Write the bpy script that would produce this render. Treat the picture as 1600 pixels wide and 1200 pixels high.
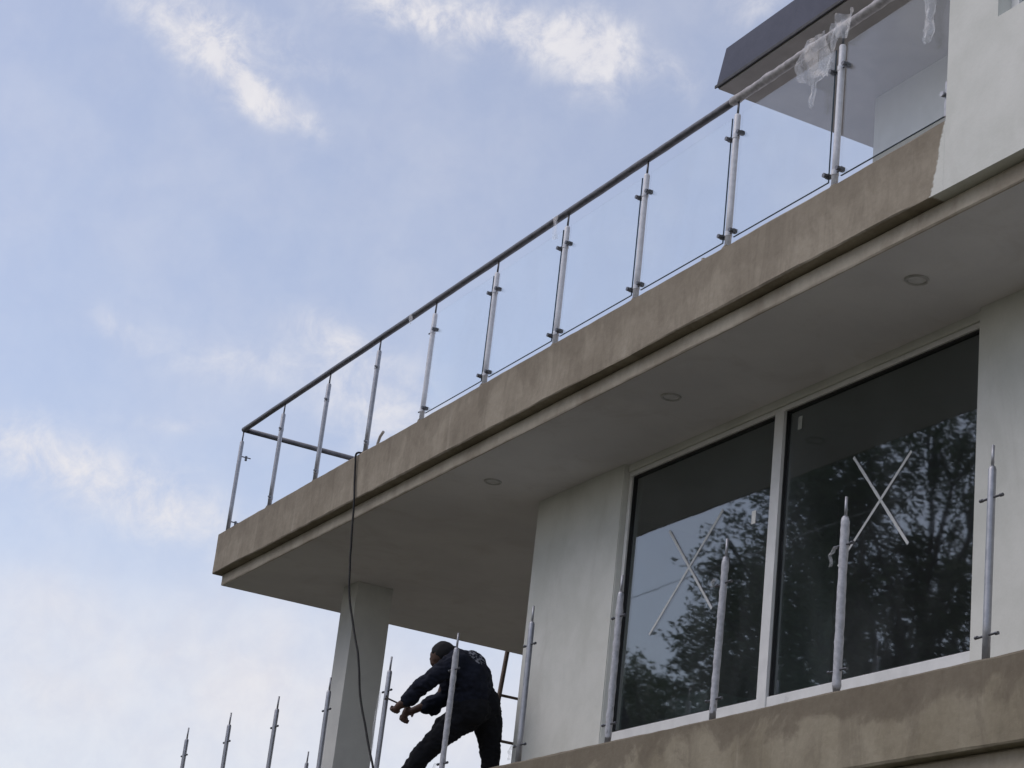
import bpy, bmesh, math, random
import numpy as np
from mathutils import Vector, Matrix, noise

for o in list(bpy.data.objects):
    bpy.data.objects.remove(o, do_unlink=True)
scene = bpy.context.scene
COL = scene.collection
R = math.radians

# ------------------------------------------------------------------ camera
CAM = Vector((19.4913, -6.4585, -5.5896))
RIGHT = Vector((0.471807, 0.875006, 0.108451))
UP = Vector((0.261072, -0.256128, 0.930720))
FWD = Vector((-0.842163, 0.410807, 0.349283))
FPX = 3182.75
cam_data = bpy.data.cameras.new('camera')
cam_data.sensor_width = 36.0
cam_data.lens = FPX / 1600 * 36.0
cam_data.clip_start = 0.1
cam_data.clip_end = 6000
cam = bpy.data.objects.new('camera', cam_data)
COL.objects.link(cam)
cam.matrix_world = Matrix((
    (RIGHT.x, UP.x, -FWD.x, CAM.x),
    (RIGHT.y, UP.y, -FWD.y, CAM.y),
    (RIGHT.z, UP.z, -FWD.z, CAM.z),
    (0, 0, 0, 1)))
scene.camera = cam

# ------------------------------------------------------------------ sky
SUN_EL, SUN_AZ = R(50), R(205)         # azimuth from +Y towards +X: high over the garden side, behind thin cloud
sun_dir = Vector((math.sin(SUN_AZ) * math.cos(SUN_EL), math.cos(SUN_AZ) * math.cos(SUN_EL), math.sin(SUN_EL)))
world = bpy.data.worlds.new('World')
scene.world = world
world.use_nodes = True
wt = world.node_tree
for n in list(wt.nodes):
    wt.nodes.remove(n)


def N(t, kind, **kw):
    n = t.nodes.new(kind)
    for k, v in kw.items():
        setattr(n, k, v)
    return n


def L(t, a, b):
    t.links.new(a, b)


def M(t, op, a, b=None, c=None, clamp=False):
    n = N(t, 'ShaderNodeMath', operation=op)
    n.use_clamp = clamp
    for i, v in enumerate((a, b, c)):
        if v is None:
            continue
        if isinstance(v, (int, float)):
            n.inputs[i].default_value = v
        else:
            L(t, v, n.inputs[i])
    return n.outputs[0]


def VM(t, op, a, b=None):
    n = N(t, 'ShaderNodeVectorMath', operation=op)
    for i, v in enumerate((a, b)):
        if v is None:
            continue
        if hasattr(v, 'is_linked'):
            L(t, v, n.inputs[i])
        else:
            n.inputs[i].default_value = v
    return n.outputs['Value'] if op in ('DOT_PRODUCT', 'LENGTH') else n.outputs['Vector']


def MIXC(t, fac, a, b, blend='MIX'):
    n = N(t, 'ShaderNodeMix', data_type='RGBA', blend_type=blend)
    for s, v in ((n.inputs[0], fac), (n.inputs[6], a), (n.inputs[7], b)):
        if isinstance(v, (int, float)):
            s.default_value = v
        elif isinstance(v, (tuple, list)):
            s.default_value = (*v, 1) if len(v) == 3 else v
        else:
            L(t, v, s)
    return n.outputs[2]


def NOISE(t, vec, scale, detail=4, rough=0.55, dist=0.0):
    n = N(t, 'ShaderNodeTexNoise')
    n.inputs['Scale'].default_value = scale
    n.inputs['Detail'].default_value = detail
    n.inputs['Roughness'].default_value = rough
    n.inputs['Distortion'].default_value = dist
    if vec is not None:
        L(t, vec, n.inputs['Vector'])
    return n.outputs['Fac']


def RANGE(t, v, a, b, c=0.0, d=1.0, smooth=True):
    n = N(t, 'ShaderNodeMapRange')
    if smooth:
        n.interpolation_type = 'SMOOTHSTEP'
    L(t, v, n.inputs[0])
    for i, x in enumerate((a, b, c, d)):
        n.inputs[i + 1].default_value = x
    return n.outputs[0]


def pix_ray(px, py):
    return (FWD + RIGHT * ((px - 800) / FPX) + UP * ((600 - py) / FPX)).normalized()


tc = N(wt, 'ShaderNodeTexCoord')
dirv = VM(wt, 'NORMALIZE', tc.outputs['Generated'])
sep = N(wt, 'ShaderNodeSeparateXYZ')
L(wt, dirv, sep.inputs[0])
sky = N(wt, 'ShaderNodeTexSky', sky_type='NISHITA', sun_disc=False)
sky.sun_elevation = SUN_EL
sky.sun_rotation = SUN_AZ
sky.air_density = 1.0
sky.dust_density = 1.0
sky.ozone_density = 1.0
# clouds: drifting fair-weather banks; the ones in view stand at their own bearings
n_fine = NOISE(wt, dirv, 46, 7, 0.66, 0.35)

n_big = NOISE(wt, dirv, 3.2, 2, 0.55)
warp = N(wt, 'ShaderNodeTexNoise')
warp.inputs['Scale'].default_value = 16
warp.inputs['Detail'].default_value = 4
warp.inputs['Roughness'].default_value = 0.6
L(wt, dirv, warp.inputs['Vector'])
wv = VM(wt, 'SUBTRACT', warp.outputs['Color'], (0.5, 0.5, 0.5))
wsc = N(wt, 'ShaderNodeVectorMath', operation='SCALE')
L(wt, wv, wsc.inputs[0])
wsc.inputs['Scale'].default_value = 0.032
dirw = VM(wt, 'ADD', dirv, wsc.outputs['Vector'])
BANKS = [  # bearing (as seen), tilt deg, half sizes, weight
    (345, 90, 34, 110, 42, 0.80), (430, 160, 40, 80, 26, 0.68), (320, 20, 15, 150, 42, 0.36),
    (930, 90, 30, 65, 62, 0.78), (790, 45, 16, 170, 48, 0.66), (640, 10, 10, 120, 32, 0.50), (500, 100, 20, 60, 20, 0.22),
    (70, 715, 12, 125, 50, 0.60), (270, 790, 16, 120, 60, 0.52), (600, 640, 25, 130, 80, 0.50), (520, 530, 20, 80, 30, 0.35),
    (190, 515, 20, 60, 30, 0.28), (370, 565, 10, 110, 35, 0.30), (1060, 130, 40, 45, 30, 0.32), (1180, 5, 0, 60, 40, 0.4),
    (270, 655, 0, 60, 16, 0.25), (100, 930, 8, 200, 40, 0.20), (400, 1010, 10, 330, 120, 0.42), (100, 1100, 5, 320, 110, 0.45),
    (700, 1120, 10, 260, 120, 0.45)]
tot = None
soft = None
for (bx, by, ang, sa, sb, wgt) in BANKS:
    d0 = pix_ray(bx, by)
    t1 = (RIGHT - d0 * RIGHT.dot(d0)).normalized()
    t2 = d0.cross(t1).normalized()
    if t2.dot(UP) > 0:
        t2 = -t2                     # downwards in view
    a = R(ang)
    e1 = (t1 * math.cos(a) + t2 * math.sin(a)) * (FPX / sa)
    e2 = (-t1 * math.sin(a) + t2 * math.cos(a)) * (FPX / sb)
    u1 = VM(wt, 'DOT_PRODUCT', dirw, tuple(e1))
    u2 = VM(wt, 'DOT_PRODUCT', dirw, tuple(e2))
    q = M(wt, 'ADD', M(wt, 'MULTIPLY', u1, u1), M(wt, 'MULTIPLY', u2, u2))
    g = M(wt, 'EXPONENT', M(wt, 'MULTIPLY', q, -1.0))
    front = M(wt, 'GREATER_THAN', VM(wt, 'DOT_PRODUCT', dirv, tuple(d0)), 0.0)
    g = M(wt, 'MULTIPLY', M(wt, 'MULTIPLY', g, front), wgt)
    if by > 880:
        soft = g if soft is None else M(wt, 'ADD', soft, g)
    else:
        tot = g if tot is None else M(wt, 'ADD', tot, g)
puff = M(wt, 'MULTIPLY', tot, M(wt, 'MULTIPLY_ADD', n_fine, 3.4, -0.75))
puff = RANGE(wt, puff, -0.05, 1.0, 0.0, 0.68)
veil = RANGE(wt, warp.outputs['Fac'], 0.35, 0.75, 0.0, 0.12)
bank = RANGE(wt, n_big, 0.52, 0.72, 0.0, 0.35)
inview = RANGE(wt, VM(wt, 'DOT_PRODUCT', dirv, tuple(FWD)), 0.93, 0.98, 1.0, 0.15)
bank = M(wt, 'MULTIPLY', bank, inview)
low = RANGE(wt, sep.outputs[2], 0.30, 0.05, 0.0, 0.42)
base_veil = 0.24
cover = M(wt, 'ADD', M(wt, 'ADD', M(wt, 'ADD', veil, bank), low), base_veil)
soft = M(wt, 'MULTIPLY', soft, M(wt, 'MULTIPLY_ADD', warp.outputs['Fac'], 0.8, 0.35))
cover = M(wt, 'ADD', M(wt, 'ADD', cover, M(wt, 'MULTIPLY', soft, 0.75)), puff, clamp=True)
skyc = MIXC(wt, 1.0, sky.outputs['Color'], (1.40, 1.23, 1.20), 'MULTIPLY')
white = MIXC(wt, RANGE(wt, n_fine, 0.3, 0.7), (5.3, 5.25, 5.65), (5.8, 5.72, 5.95))
skymix = MIXC(wt, cover, skyc, white)
bg = N(wt, 'ShaderNodeBackground')
bg.inputs['Strength'].default_value = 0.10
world.cycles.sampling_method = 'MANUAL'
world.cycles.sample_map_resolution = 512
L(wt, skymix, bg.inputs['Color'])
wo = N(wt, 'ShaderNodeOutputWorld')
L(wt, bg.outputs[0], wo.inputs['Surface'])

sun_data = bpy.data.lights.new('sun', 'SUN')
sun_data.energy = 0.6
sun_data.angle = R(50)
sun_data.color = (1.0, 0.95, 0.88)
sun = bpy.data.objects.new('sun', sun_data)
COL.objects.link(sun)
sun.rotation_euler = sun_dir.to_track_quat('Z', 'Y').to_euler()

vs = scene.view_settings
vs.view_transform = 'Standard'
vs.look = 'None'
vs.exposure = 0.5
vs.gamma = 1.0
vs.use_curve_mapping = False
scene.render.engine = 'CYCLES'
scene.cycles.max_bounces = 7
scene.cycles.diffuse_bounces = 3
scene.cycles.transparent_max_bounces = 24

# ------------------------------------------------------------------ helpers
random.seed(7)


def mat(name):
    m = bpy.data.materials.new(name)
    m.use_nodes = True
    t = m.node_tree
    for n in list(t.nodes):
        t.nodes.remove(n)
    out = N(t, 'ShaderNodeOutputMaterial')
    return m, t, out


def principled(t, out, rough=0.6, metal=0.0, color=None, spec=None):
    b = N(t, 'ShaderNodeBsdfPrincipled')
    b.inputs['Roughness'].default_value = rough
    b.inputs['Metallic'].default_value = metal
    if spec is not None:
        b.inputs['Specular IOR Level'].default_value = spec
    if isinstance(color, tuple):
        b.inputs['Base Color'].default_value = (*color, 1)
    elif color is not None:
        L(t, color, b.inputs['Base Color'])
    L(t, b.outputs[0], out.inputs['Surface'])
    return b


def bump(t, b, h, strength=0.3, dist=0.01):
    n = N(t, 'ShaderNodeBump')
    n.inputs['Strength'].default_value = strength
    n.inputs['Distance'].default_value = dist
    L(t, h, n.inputs['Height'])
    L(t, n.outputs[0], b.inputs['Normal'])


def objcoord(t, scale=(1, 1, 1)):
    c = N(t, 'ShaderNodeTexCoord')
    mp = N(t, 'ShaderNodeMapping')
    mp.inputs['Scale'].default_value = scale
    L(t, c.outputs['Object'], mp.inputs['Vector'])
    return mp.outputs[0]


def obj(name, me, material, parent=None, smooth=False):
    if isinstance(me, bmesh.types.BMesh):
        bm = me
        bmesh.ops.recalc_face_normals(bm, faces=bm.faces)
        me = bpy.data.meshes.new(name)
        bm.to_mesh(me)
        bm.free()
    if material is not None and len(me.materials) == 0:
        me.materials.append(material)
    if smooth:
        for p in me.polygons:
            p.use_smooth = True
    o = bpy.data.objects.new(name, me)
    COL.objects.link(o)
    if parent is not None:
        o.parent = parent
        off = Vector()
        q = parent
        while q is not None:
            off += q.location
            q = q.parent
        o.location = -off
    return o


def empty(name, loc):
    o = bpy.data.objects.new(name, None)
    o.empty_display_size = 0.2
    o.location = loc
    COL.objects.link(o)
    return o


def tag(o, label=None, cat=None, group=None, kind=None):
    for k, v in (('label', label), ('category', cat), ('group', group), ('kind', kind)):
        if v:
            o[k] = v
    return o


def box(bm, x0, x1, y0, y1, z0, z1):
    v = [bm.verts.new((x, y, z)) for x in (x0, x1) for y in (y0, y1) for z in (z0, z1)]
    for f in ((0, 1, 3, 2), (4, 6, 7, 5), (0, 4, 5, 1), (2, 3, 7, 6), (0, 2, 6, 4), (1, 5, 7, 3)):
        bm.faces.new([v[i] for i in f])
    return v


def boxo(name, material, parent, *a, bev=0.0):
    bm = bmesh.new()
    box(bm, *a)
    if bev:
        bmesh.ops.bevel(bm, geom=list(bm.edges), offset=bev, segments=2, affect='EDGES', profile=0.6)
    return obj(name, bm, material, parent)


def frame_for(d):
    d = d.normalized()
    a = Vector((0, 0, 1)) if abs(d.z) < 0.9 else Vector((1, 0, 0))
    u = d.cross(a).normalized()
    return u, d.cross(u).normalized()


def tube(bm, pts, rad, seg=12, cap=True, squash=1.0, jitter=0.0):
    pts = [Vector(p) for p in pts]
    rads = rad if isinstance(rad, (list, tuple)) else [rad] * len(pts)
    rings = []
    u = None
    for i, p in enumerate(pts):
        if i == 0:
            d = pts[1] - p
        elif i == len(pts) - 1:
            d = p - pts[i - 1]
        else:
            d = (pts[i + 1] - p).normalized() + (p - pts[i - 1]).normalized()
        d.normalize()
        if u is None:
            u, v = frame_for(d)
        else:
            u = (u - d * u.dot(d)).normalized()
            v = d.cross(u).normalized()
        ring = []
        for k in range(seg):
            a = 2 * math.pi * k / seg
            j = 1 + jitter * (random.random() - 0.5) * 2
            ring.append(bm.verts.new(p + (u * math.cos(a) + v * math.sin(a) * squash) * rads[i] * j))
        rings.append(ring)
    for a, b in zip(rings, rings[1:]):
        for k in range(seg):
            bm.faces.new((a[k], a[(k + 1) % seg], b[(k + 1) % seg], b[k]))
    if cap:
        bm.faces.new(rings[0][::-1])
        bm.faces.new(rings[-1])


def tubeo(name, material, parent, pts, rad, seg=12, smooth=True, **kw):
    bm = bmesh.new()
    tube(bm, pts, rad, seg, **kw)
    o = obj(name, bm, material, parent)
    if smooth:
        for p in o.data.polygons:
            p.use_smooth = len(p.vertices) == 4
    return o


def ball(bm, c, r, sub=2, sc=(1, 1, 1)):
    g = bmesh.ops.create_icosphere(bm, subdivisions=sub, radius=r)
    for v in g['verts']:
        v.co = Vector((v.co.x * sc[0], v.co.y * sc[1], v.co.z * sc[2])) + Vector(c)


SPOT = Vector((19.4913, -6.4585, -5.5896))   # surveying point in the garden


def pix(px, py, depth):
    d = FWD + RIGHT * ((px - 800) / FPX) + UP * ((600 - py) / FPX)
    return SPOT + d * depth


# ------------------------------------------------------------------ materials
def cement(name, c_lo, c_hi, c_stain, top, h, paint=False, wet=0.0, stain_amt=0.6):
    m, t, out = mat(name)
    co = objcoord(t)
    s = N(t, 'ShaderNodeSeparateXYZ')
    L(t, co, s.inputs[0])
    blot = NOISE(t, co, 1.6, 6, 0.6, 0.4)
    fine = NOISE(t, co, 26, 6, 0.65)
    streak = NOISE(t, objcoord(t, (3.4, 3.4, 0.9)), 1.3, 6, 0.65, 0.8)
    streak2 = NOISE(t, objcoord(t, (22, 22, 0.9)), 1.0, 4, 0.6)
    c = MIXC(t, RANGE(t, blot, 0.36, 0.64), c_lo, c_hi)
    c = MIXC(t, M(t, 'MULTIPLY', RANGE(t, streak, 0.46, 0.66), stain_amt), c, c_stain)
    c = MIXC(t, M(t, 'MULTIPLY', RANGE(t, streak2, 0.58, 0.74), 0.16), c, c_stain)
    # pale lime bloom running down
    lime = NOISE(t, objcoord(t, (9, 9, 0.7)), 1.1, 4, 0.55)
    c = MIXC(t, M(t, 'MULTIPLY', RANGE(t, lime, 0.62, 0.76), 0.28), c, (0.46, 0.42, 0.35))
    if wet:
        # damp patch soaking down unevenly from the top arris
        edge = M(t, 'MULTIPLY_ADD', NOISE(t, objcoord(t, (1.1, 1.1, 1.0)), 1.5, 8, 0.62, 0.7), 1.7, -0.85)
        lvl = M(t, 'ADD', M(t, 'MULTIPLY', M(t, 'SUBTRACT', s.outputs[2], top - h * 0.42), 1.6), edge)
        c = MIXC(t, M(t, 'MULTIPLY', RANGE(t, lvl, -0.05, 0.16), wet), c, c_stain)
    c = MIXC(t, M(t, 'MULTIPLY', RANGE(t, fine, 0.35, 0.65), 0.22), c, MIXC(t, 1.0, c, (0.62, 0.6, 0.57), 'MULTIPLY'))
    if paint:
        # emulsion brushed over the band at its right end, with a ragged vertical edge
        rag = M(t, 'MULTIPLY_ADD', NOISE(t, co, 17, 5, 0.7), 0.10, -0.05)
        e = M(t, 'SUBTRACT', s.outputs[0], M(t, 'MULTIPLY_ADD', s.outputs[2], 0.22, 11.452))
        e = M(t, 'ADD', e, rag)
        pc = MIXC(t, RANGE(t, blot, 0.3, 0.7), (0.60, 0.615, 0.57), (0.69, 0.70, 0.66))
        c = MIXC(t, RANGE(t, e, -0.006, 0.008), c, pc)
    b = principled(t, out, 0.88, color=c, spec=0.25)
    hgt = M(t, 'ADD', M(t, 'MULTIPLY', fine, 0.6), M(t, 'MULTIPLY', NOISE(t, co, 7, 4), 1.0))
    bump(t, b, hgt, 0.35, 0.012)
    return m


def painted(name, c1, c2, rough=0.8, bumpd=0.006, scale=2.2, grime=None):
    m, t, out = mat(name)
    co = objcoord(t)
    blot = NOISE(t, co, scale, 6, 0.6, 0.3)
    c = MIXC(t, RANGE(t, blot, 0.32, 0.68), c1, c2)
    if grime:
        g = NOISE(t, objcoord(t, (2.4, 2.4, 0.8)), 0.9, 6, 0.65, 0.6)
        c = MIXC(t, M(t, 'MULTIPLY', RANGE(t, g, 0.5, 0.72), 0.5), c, grime)
    fine = NOISE(t, co, 60, 4, 0.6)
    c = MIXC(t, M(t, 'MULTIPLY', fine, 0.12), c, (0.3, 0.3, 0.28))
    b = principled(t, out, rough, color=c, spec=0.3)
    bump(t, b, M(t, 'ADD', M(t, 'MULTIPLY', fine, 0.4), NOISE(t, co, 9, 5)), 0.3, bumpd)
    return m


def simple(name, color, rough=0.5, metal=0.0, var=0.12, scale=20, bd=0.0, spec=None):
    m, t, out = mat(name)
    co = objcoord(t)
    n = NOISE(t, co, scale, 5, 0.6)
    dark = tuple(x * (1 - var * 2) for x in color)
    c = MIXC(t, RANGE(t, n, 0.3, 0.7), dark, color)
    b = principled(t, out, rough, metal, c, spec)
    rr = RANGE(t, n, 0.2, 0.8, max(0.02, rough - 0.1), min(1, rough + 0.12))
    L(t, rr, b.inputs['Roughness'])
    if bd:
        bump(t, b, n, 0.5, bd)
    return m


def glass(name, tint, ior, rough=0.0, haze=0.0):
    m, t, out = mat(name)
    tr = N(t, 'ShaderNodeBsdfTransparent')
    tr.inputs['Color'].default_value = (*tint, 1)
    gl = N(t, 'ShaderNodeBsdfGlossy')
    gl.inputs['Roughness'].default_value = rough
    gl.inputs['Color'].default_value = (0.95, 0.98, 1.0, 1)
    # reflectance of a thin pane, the same from either side (Schlick)
    geo = N(t, 'ShaderNodeNewGeometry')
    cosv = M(t, 'ABSOLUTE', VM(t, 'DOT_PRODUCT', geo.outputs['Incoming'], geo.outputs['True Normal']))
    f0 = ((ior - 1) / (ior + 1)) ** 2
    refl = M(t, 'MULTIPLY_ADD', M(t, 'POWER', M(t, 'SUBTRACT', 1.0, cosv), 5.0), 1 - f0, f0)
    # slight waviness of float glass
    nb = N(t, 'ShaderNodeBump')
    nb.inputs['Strength'].default_value = 0.018
    nb.inputs['Distance'].default_value = 0.02
    L(t, NOISE(t, objcoord(t), 2.5, 2), nb.inputs['Height'])
    L(t, nb.outputs[0], gl.inputs['Normal'])
    mx = N(t, 'ShaderNodeMixShader')
    L(t, refl, mx.inputs[0])
    L(t, tr.outputs[0], mx.inputs[1])
    L(t, gl.outputs[0], mx.inputs[2])
    last = mx.outputs[0]
    if haze:
        df = N(t, 'ShaderNodeBsdfDiffuse')
        df.inputs['Color'].default_value = (0.6, 0.63, 0.66, 1)
        sm = NOISE(t, objcoord(t, (1.2, 1.2, 0.6)), 1.3, 5, 0.6, 0.5)
        m2 = N(t, 'ShaderNodeMixShader')
        L(t, RANGE(t, sm, 0.35, 0.75, haze * 0.3, haze), m2.inputs[0])
        L(t, last, m2.inputs[1])
        L(t, df.outputs[0], m2.inputs[2])
        last = m2.outputs[0]
    L(t, last, out.inputs['Surface'])
    return m


def film(name, alpha, col=(0.85, 0.87, 0.9), streak=(30, 30, 3)):
    m, t, out = mat(name)
    tr = N(t, 'ShaderNodeBsdfTransparent')
    df = N(t, 'ShaderNodeBsdfDiffuse')
    df.inputs['Color'].default_value = (*col, 1)
    tl = N(t, 'ShaderNodeBsdfTranslucent')
    tl.inputs['Color'].default_value = (*col, 1)
    gl = N(t, 'ShaderNodeBsdfGlossy')
    gl.inputs['Roughness'].default_value = 0.25
    a = N(t, 'ShaderNodeMixShader')
    a.inputs[0].default_value = 0.5
    L(t, df.outputs[0], a.inputs[1])
    L(t, tl.outputs[0], a.inputs[2])
    b = N(t, 'ShaderNodeMixShader')
    b.inputs[0].default_value = 0.15
    L(t, a.outputs[0], b.inputs[1])
    L(t, gl.outputs[0], b.inputs[2])
    n = NOISE(t, objcoord(t, streak), 1.0, 5, 0.65, 0.6)
    c = N(t, 'ShaderNodeMixShader')
    L(t, RANGE(t, n, 0.3, 0.7, alpha * 0.55, min(1, alpha * 1.35)), c.inputs[0])
    L(t, tr.outputs[0], c.inputs[1])
    L(t, b.outputs[0], c.inputs[2])
    L(t, c.outputs[0], out.inputs['Surface'])
    return m


MAT = {}
MAT['fascia'] = cement('render_band', (0.265, 0.231, 0.18), (0.345, 0.306, 0.243), (0.168, 0.142, 0.108), 0.0, 0.435, paint=True, wet=0.35, stain_amt=0.38)
MAT['fascia_low'] = cement('render_band_damp', (0.25, 0.22, 0.16), (0.32, 0.287, 0.218), (0.145, 0.122, 0.092), -3.13, 0.435, wet=0.7, stain_amt=0.4)
MAT['lip'] = cement('lip_render', (0.36, 0.32, 0.255), (0.46, 0.42, 0.345), (0.26, 0.22, 0.17), -0.43, 0.15, stain_amt=0.3)
MAT['soffit'] = painted('soffit_paint', (0.67, 0.655, 0.675), (0.75, 0.735, 0.75), 0.85, 0.006, 1.1, grime=(0.60, 0.57, 0.57))
MAT['wall'] = painted('wall_emulsion', (0.63, 0.645, 0.60), (0.72, 0.73, 0.69), 0.8, 0.006, grime=(0.55, 0.555, 0.51))
MAT['column'] = painted('column_paint', (0.58, 0.59, 0.57), (0.66, 0.67, 0.64), 0.85, 0.006)
MAT['frame'] = simple('window_aluminium_white', (0.78, 0.79, 0.78), 0.35, 0.0, 0.05, 6)
MAT['gasket'] = simple('black_gasket', (0.015, 0.016, 0.017), 0.5)
MAT['window_glass'] = glass('tinted_window_glass', (0.58, 0.64, 0.635), 2.2, 0.02, 0.05)
MAT['rail_glass'] = glass('clear_railing_glass', (0.955, 0.97, 0.975), 1.6, 0.0, 0.05)
MAT['glass_edge'] = simple('glass_edge_green', (0.05, 0.085, 0.11), 0.2, 0, 0.1, 8)
MAT['steel'] = simple('stainless_tube', (0.40, 0.41, 0.44), 0.4, 0.6, 0.12, 30)
MAT['steel_dark'] = simple('dark_clamp_steel', (0.16, 0.165, 0.18), 0.38, 0.8, 0.15, 40)
MAT['rail'] = simple('rail_tube', (0.16, 0.162, 0.18), 0.48, 0.5, 0.2, 14, 0.002)
MAT['rail_wrapped'] = simple('rail_under_film', (0.46, 0.44, 0.44), 0.5, 0.0, 0.2, 26, 0.006)
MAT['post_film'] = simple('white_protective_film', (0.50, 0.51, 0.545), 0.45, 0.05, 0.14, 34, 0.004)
MAT['post_film_skylit'] = simple('post_film_sky_reflection', (0.72, 0.735, 0.78), 0.4, 0.05, 0.08, 34, 0.003)  # paler copy of the film: sky reflected on the upper posts put into colour
MAT['wrap'] = film('loose_cling_film', 0.31, streak=(14, 14, 8))
MAT['wrap_thin'] = film('thin_cling_film', 0.35)
MAT['roof_dark'] = painted('roof_fascia_slate', (0.036, 0.043, 0.078), (0.056, 0.064, 0.105), 0.55, 0.004, 3.0)
MAT['room'] = painted('room_plaster', (0.50, 0.52, 0.49), (0.58, 0.59, 0.56))
MAT['tape'] = simple('masking_tape', (0.62, 0.645, 0.65), 0.7, 0, 0.06, 60)
MAT['paper'] = simple('sticker_paper', (0.93, 0.93, 0.90), 0.7, 0, 0.03, 40)
MAT['cord'] = simple('black_rubber_cord', (0.010, 0.010, 0.011), 0.8)
MAT['wood'] = simple('weathered_ladder_timber', (0.19, 0.15, 0.13), 0.75, 0, 0.2, 18, 0.003)
MAT['conduit'] = simple('grey_pvc_conduit', (0.42, 0.38, 0.33), 0.6, 0, 0.1)
MAT['skin'] = simple('skin', (0.085, 0.045, 0.032), 0.6, 0, 0.1, 30)
MAT['trousers'] = simple('black_work_trousers', (0.011, 0.012, 0.016), 0.9, 0, 0.2, 16, 0.006, 0.2)
MAT['cap'] = simple('dark_cap_cloth', (0.012, 0.012, 0.014), 0.9, 0, 0.2, 30)
MAT['boot'] = simple('boot_leather', (0.02, 0.017, 0.015), 0.6)
MAT['bark'] = simple('tree_bark', (0.06, 0.05, 0.04), 0.9, 0, 0.2, 10, 0.01)
MAT['tool'] = simple('tool_steel', (0.25, 0.24, 0.24), 0.4, 0.8)


def jacket_mat():
    m, t, out = mat('navy_work_jacket')
    co = objcoord(t)
    n = NOISE(t, co, 18, 5, 0.6)
    c = MIXC(t, RANGE(t, n, 0.3, 0.7), (0.008, 0.010, 0.018), (0.014, 0.017, 0.030))
    # broken white print across the upper back
    bk = BACK_MARK
    dv = VM(t, 'SUBTRACT', co, tuple(bk))
    q = M(t, 'ADD', M(t, 'POWER', M(t, 'DIVIDE', VM(t, 'DOT_PRODUCT', dv, tuple((RIGHT * .8 - UP * .6).normalized())), 0.085), 2.0),
          M(t, 'POWER', M(t, 'DIVIDE', VM(t, 'DOT_PRODUCT', dv, tuple((UP * .8 + RIGHT * .6).normalized())), 0.026), 2.0))
    inside = M(t, 'LESS_THAN', q, 1.0)
    pr = M(t, 'GREATER_THAN', NOISE(t, co, 46, 2, 0.5), 0.52)
    c = MIXC(t, M(t, 'MULTIPLY', M(t, 'MULTIPLY', inside, pr), 0.55), c, (0.30, 0.32, 0.37))
    b = principled(t, out, 0.9, color=c, spec=0.2)
    bump(t, b, n, 0.5, 0.006)
    return m


def leaf_mat(name, c1, c2):
    m, t, out = mat(name)
    n = NOISE(t, objcoord(t), 1.7, 4, 0.6)
    c = MIXC(t, RANGE(t, n, 0.3, 0.7), c1, c2)
    df = N(t, 'ShaderNodeBsdfPrincipled')
    df.inputs['Roughness'].default_value = 0.5
    L(t, c, df.inputs['Base Color'])
    tl = N(t, 'ShaderNodeBsdfTranslucent')
    L(t, c, tl.inputs['Color'])
    mx = N(t, 'ShaderNodeMixShader')
    mx.inputs[0].default_value = 0.3
    L(t, df.outputs[0], mx.inputs[1])
    L(t, tl.outputs[0], mx.inputs[2])
    L(t, mx.outputs[0], out.inputs['Surface'])
    return m


# ------------------------------------------------------------------ ground
GZ = -7.2
m, t, out = mat('grass_and_earth')
co = objcoord(t)
g1 = NOISE(t, co, 0.35, 7, 0.6, 0.4)
g2 = NOISE(t, co, 9, 6, 0.65)
c = MIXC(t, RANGE(t, g1, 0.42, 0.6), (0.085, 0.085, 0.055), (0.175, 0.155, 0.13))
c = MIXC(t, M(t, 'MULTIPLY', g2, 0.6), c, (0.05, 0.055, 0.025))
b = principled(t, out, 0.95, color=c, spec=0.1)
bump(t, b, g2, 0.6, 0.05)
bm = bmesh.new()
n_r = 60
ctr = bm.verts.new((8, 0, GZ))
prev = None
rings = []
for rr in (12, 30, 80, 250, 1000, 4000):
    rings.append([bm.verts.new((8 + rr * math.cos(2 * math.pi * k / n_r), rr * math.sin(2 * math.pi * k / n_r),
                                GZ)) for k in range(n_r)])
for k in range(n_r):
    bm.faces.new((ctr, rings[0][k], rings[0][(k + 1) % n_r]))
for a_, b_ in zip(rings, rings[1:]):
    for k in range(n_r):
        bm.faces.new((a_[k], b_[k], b_[(k + 1) % n_r], a_[(k + 1) % n_r]))
tag(obj('ground', bm, m), kind='structure')
# ------------------------------------------------------------------ house
X0, Y0, XR, YB = -0.082, -0.063, 18.0, 8.0
INS = 0.085
ZB, ZS = -0.435, -0.554            # underside of the band, soffit
LZ = -3.13                         # top of the lower kerb
LX0 = -0.29
YW, YG = 0.962, 1.045                # wall face, glass plane
house = empty('house', (9, 3, GZ))
tag(house, 'white two-storey house under construction with bare cement slab bands and deep balconies', 'house')


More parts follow.
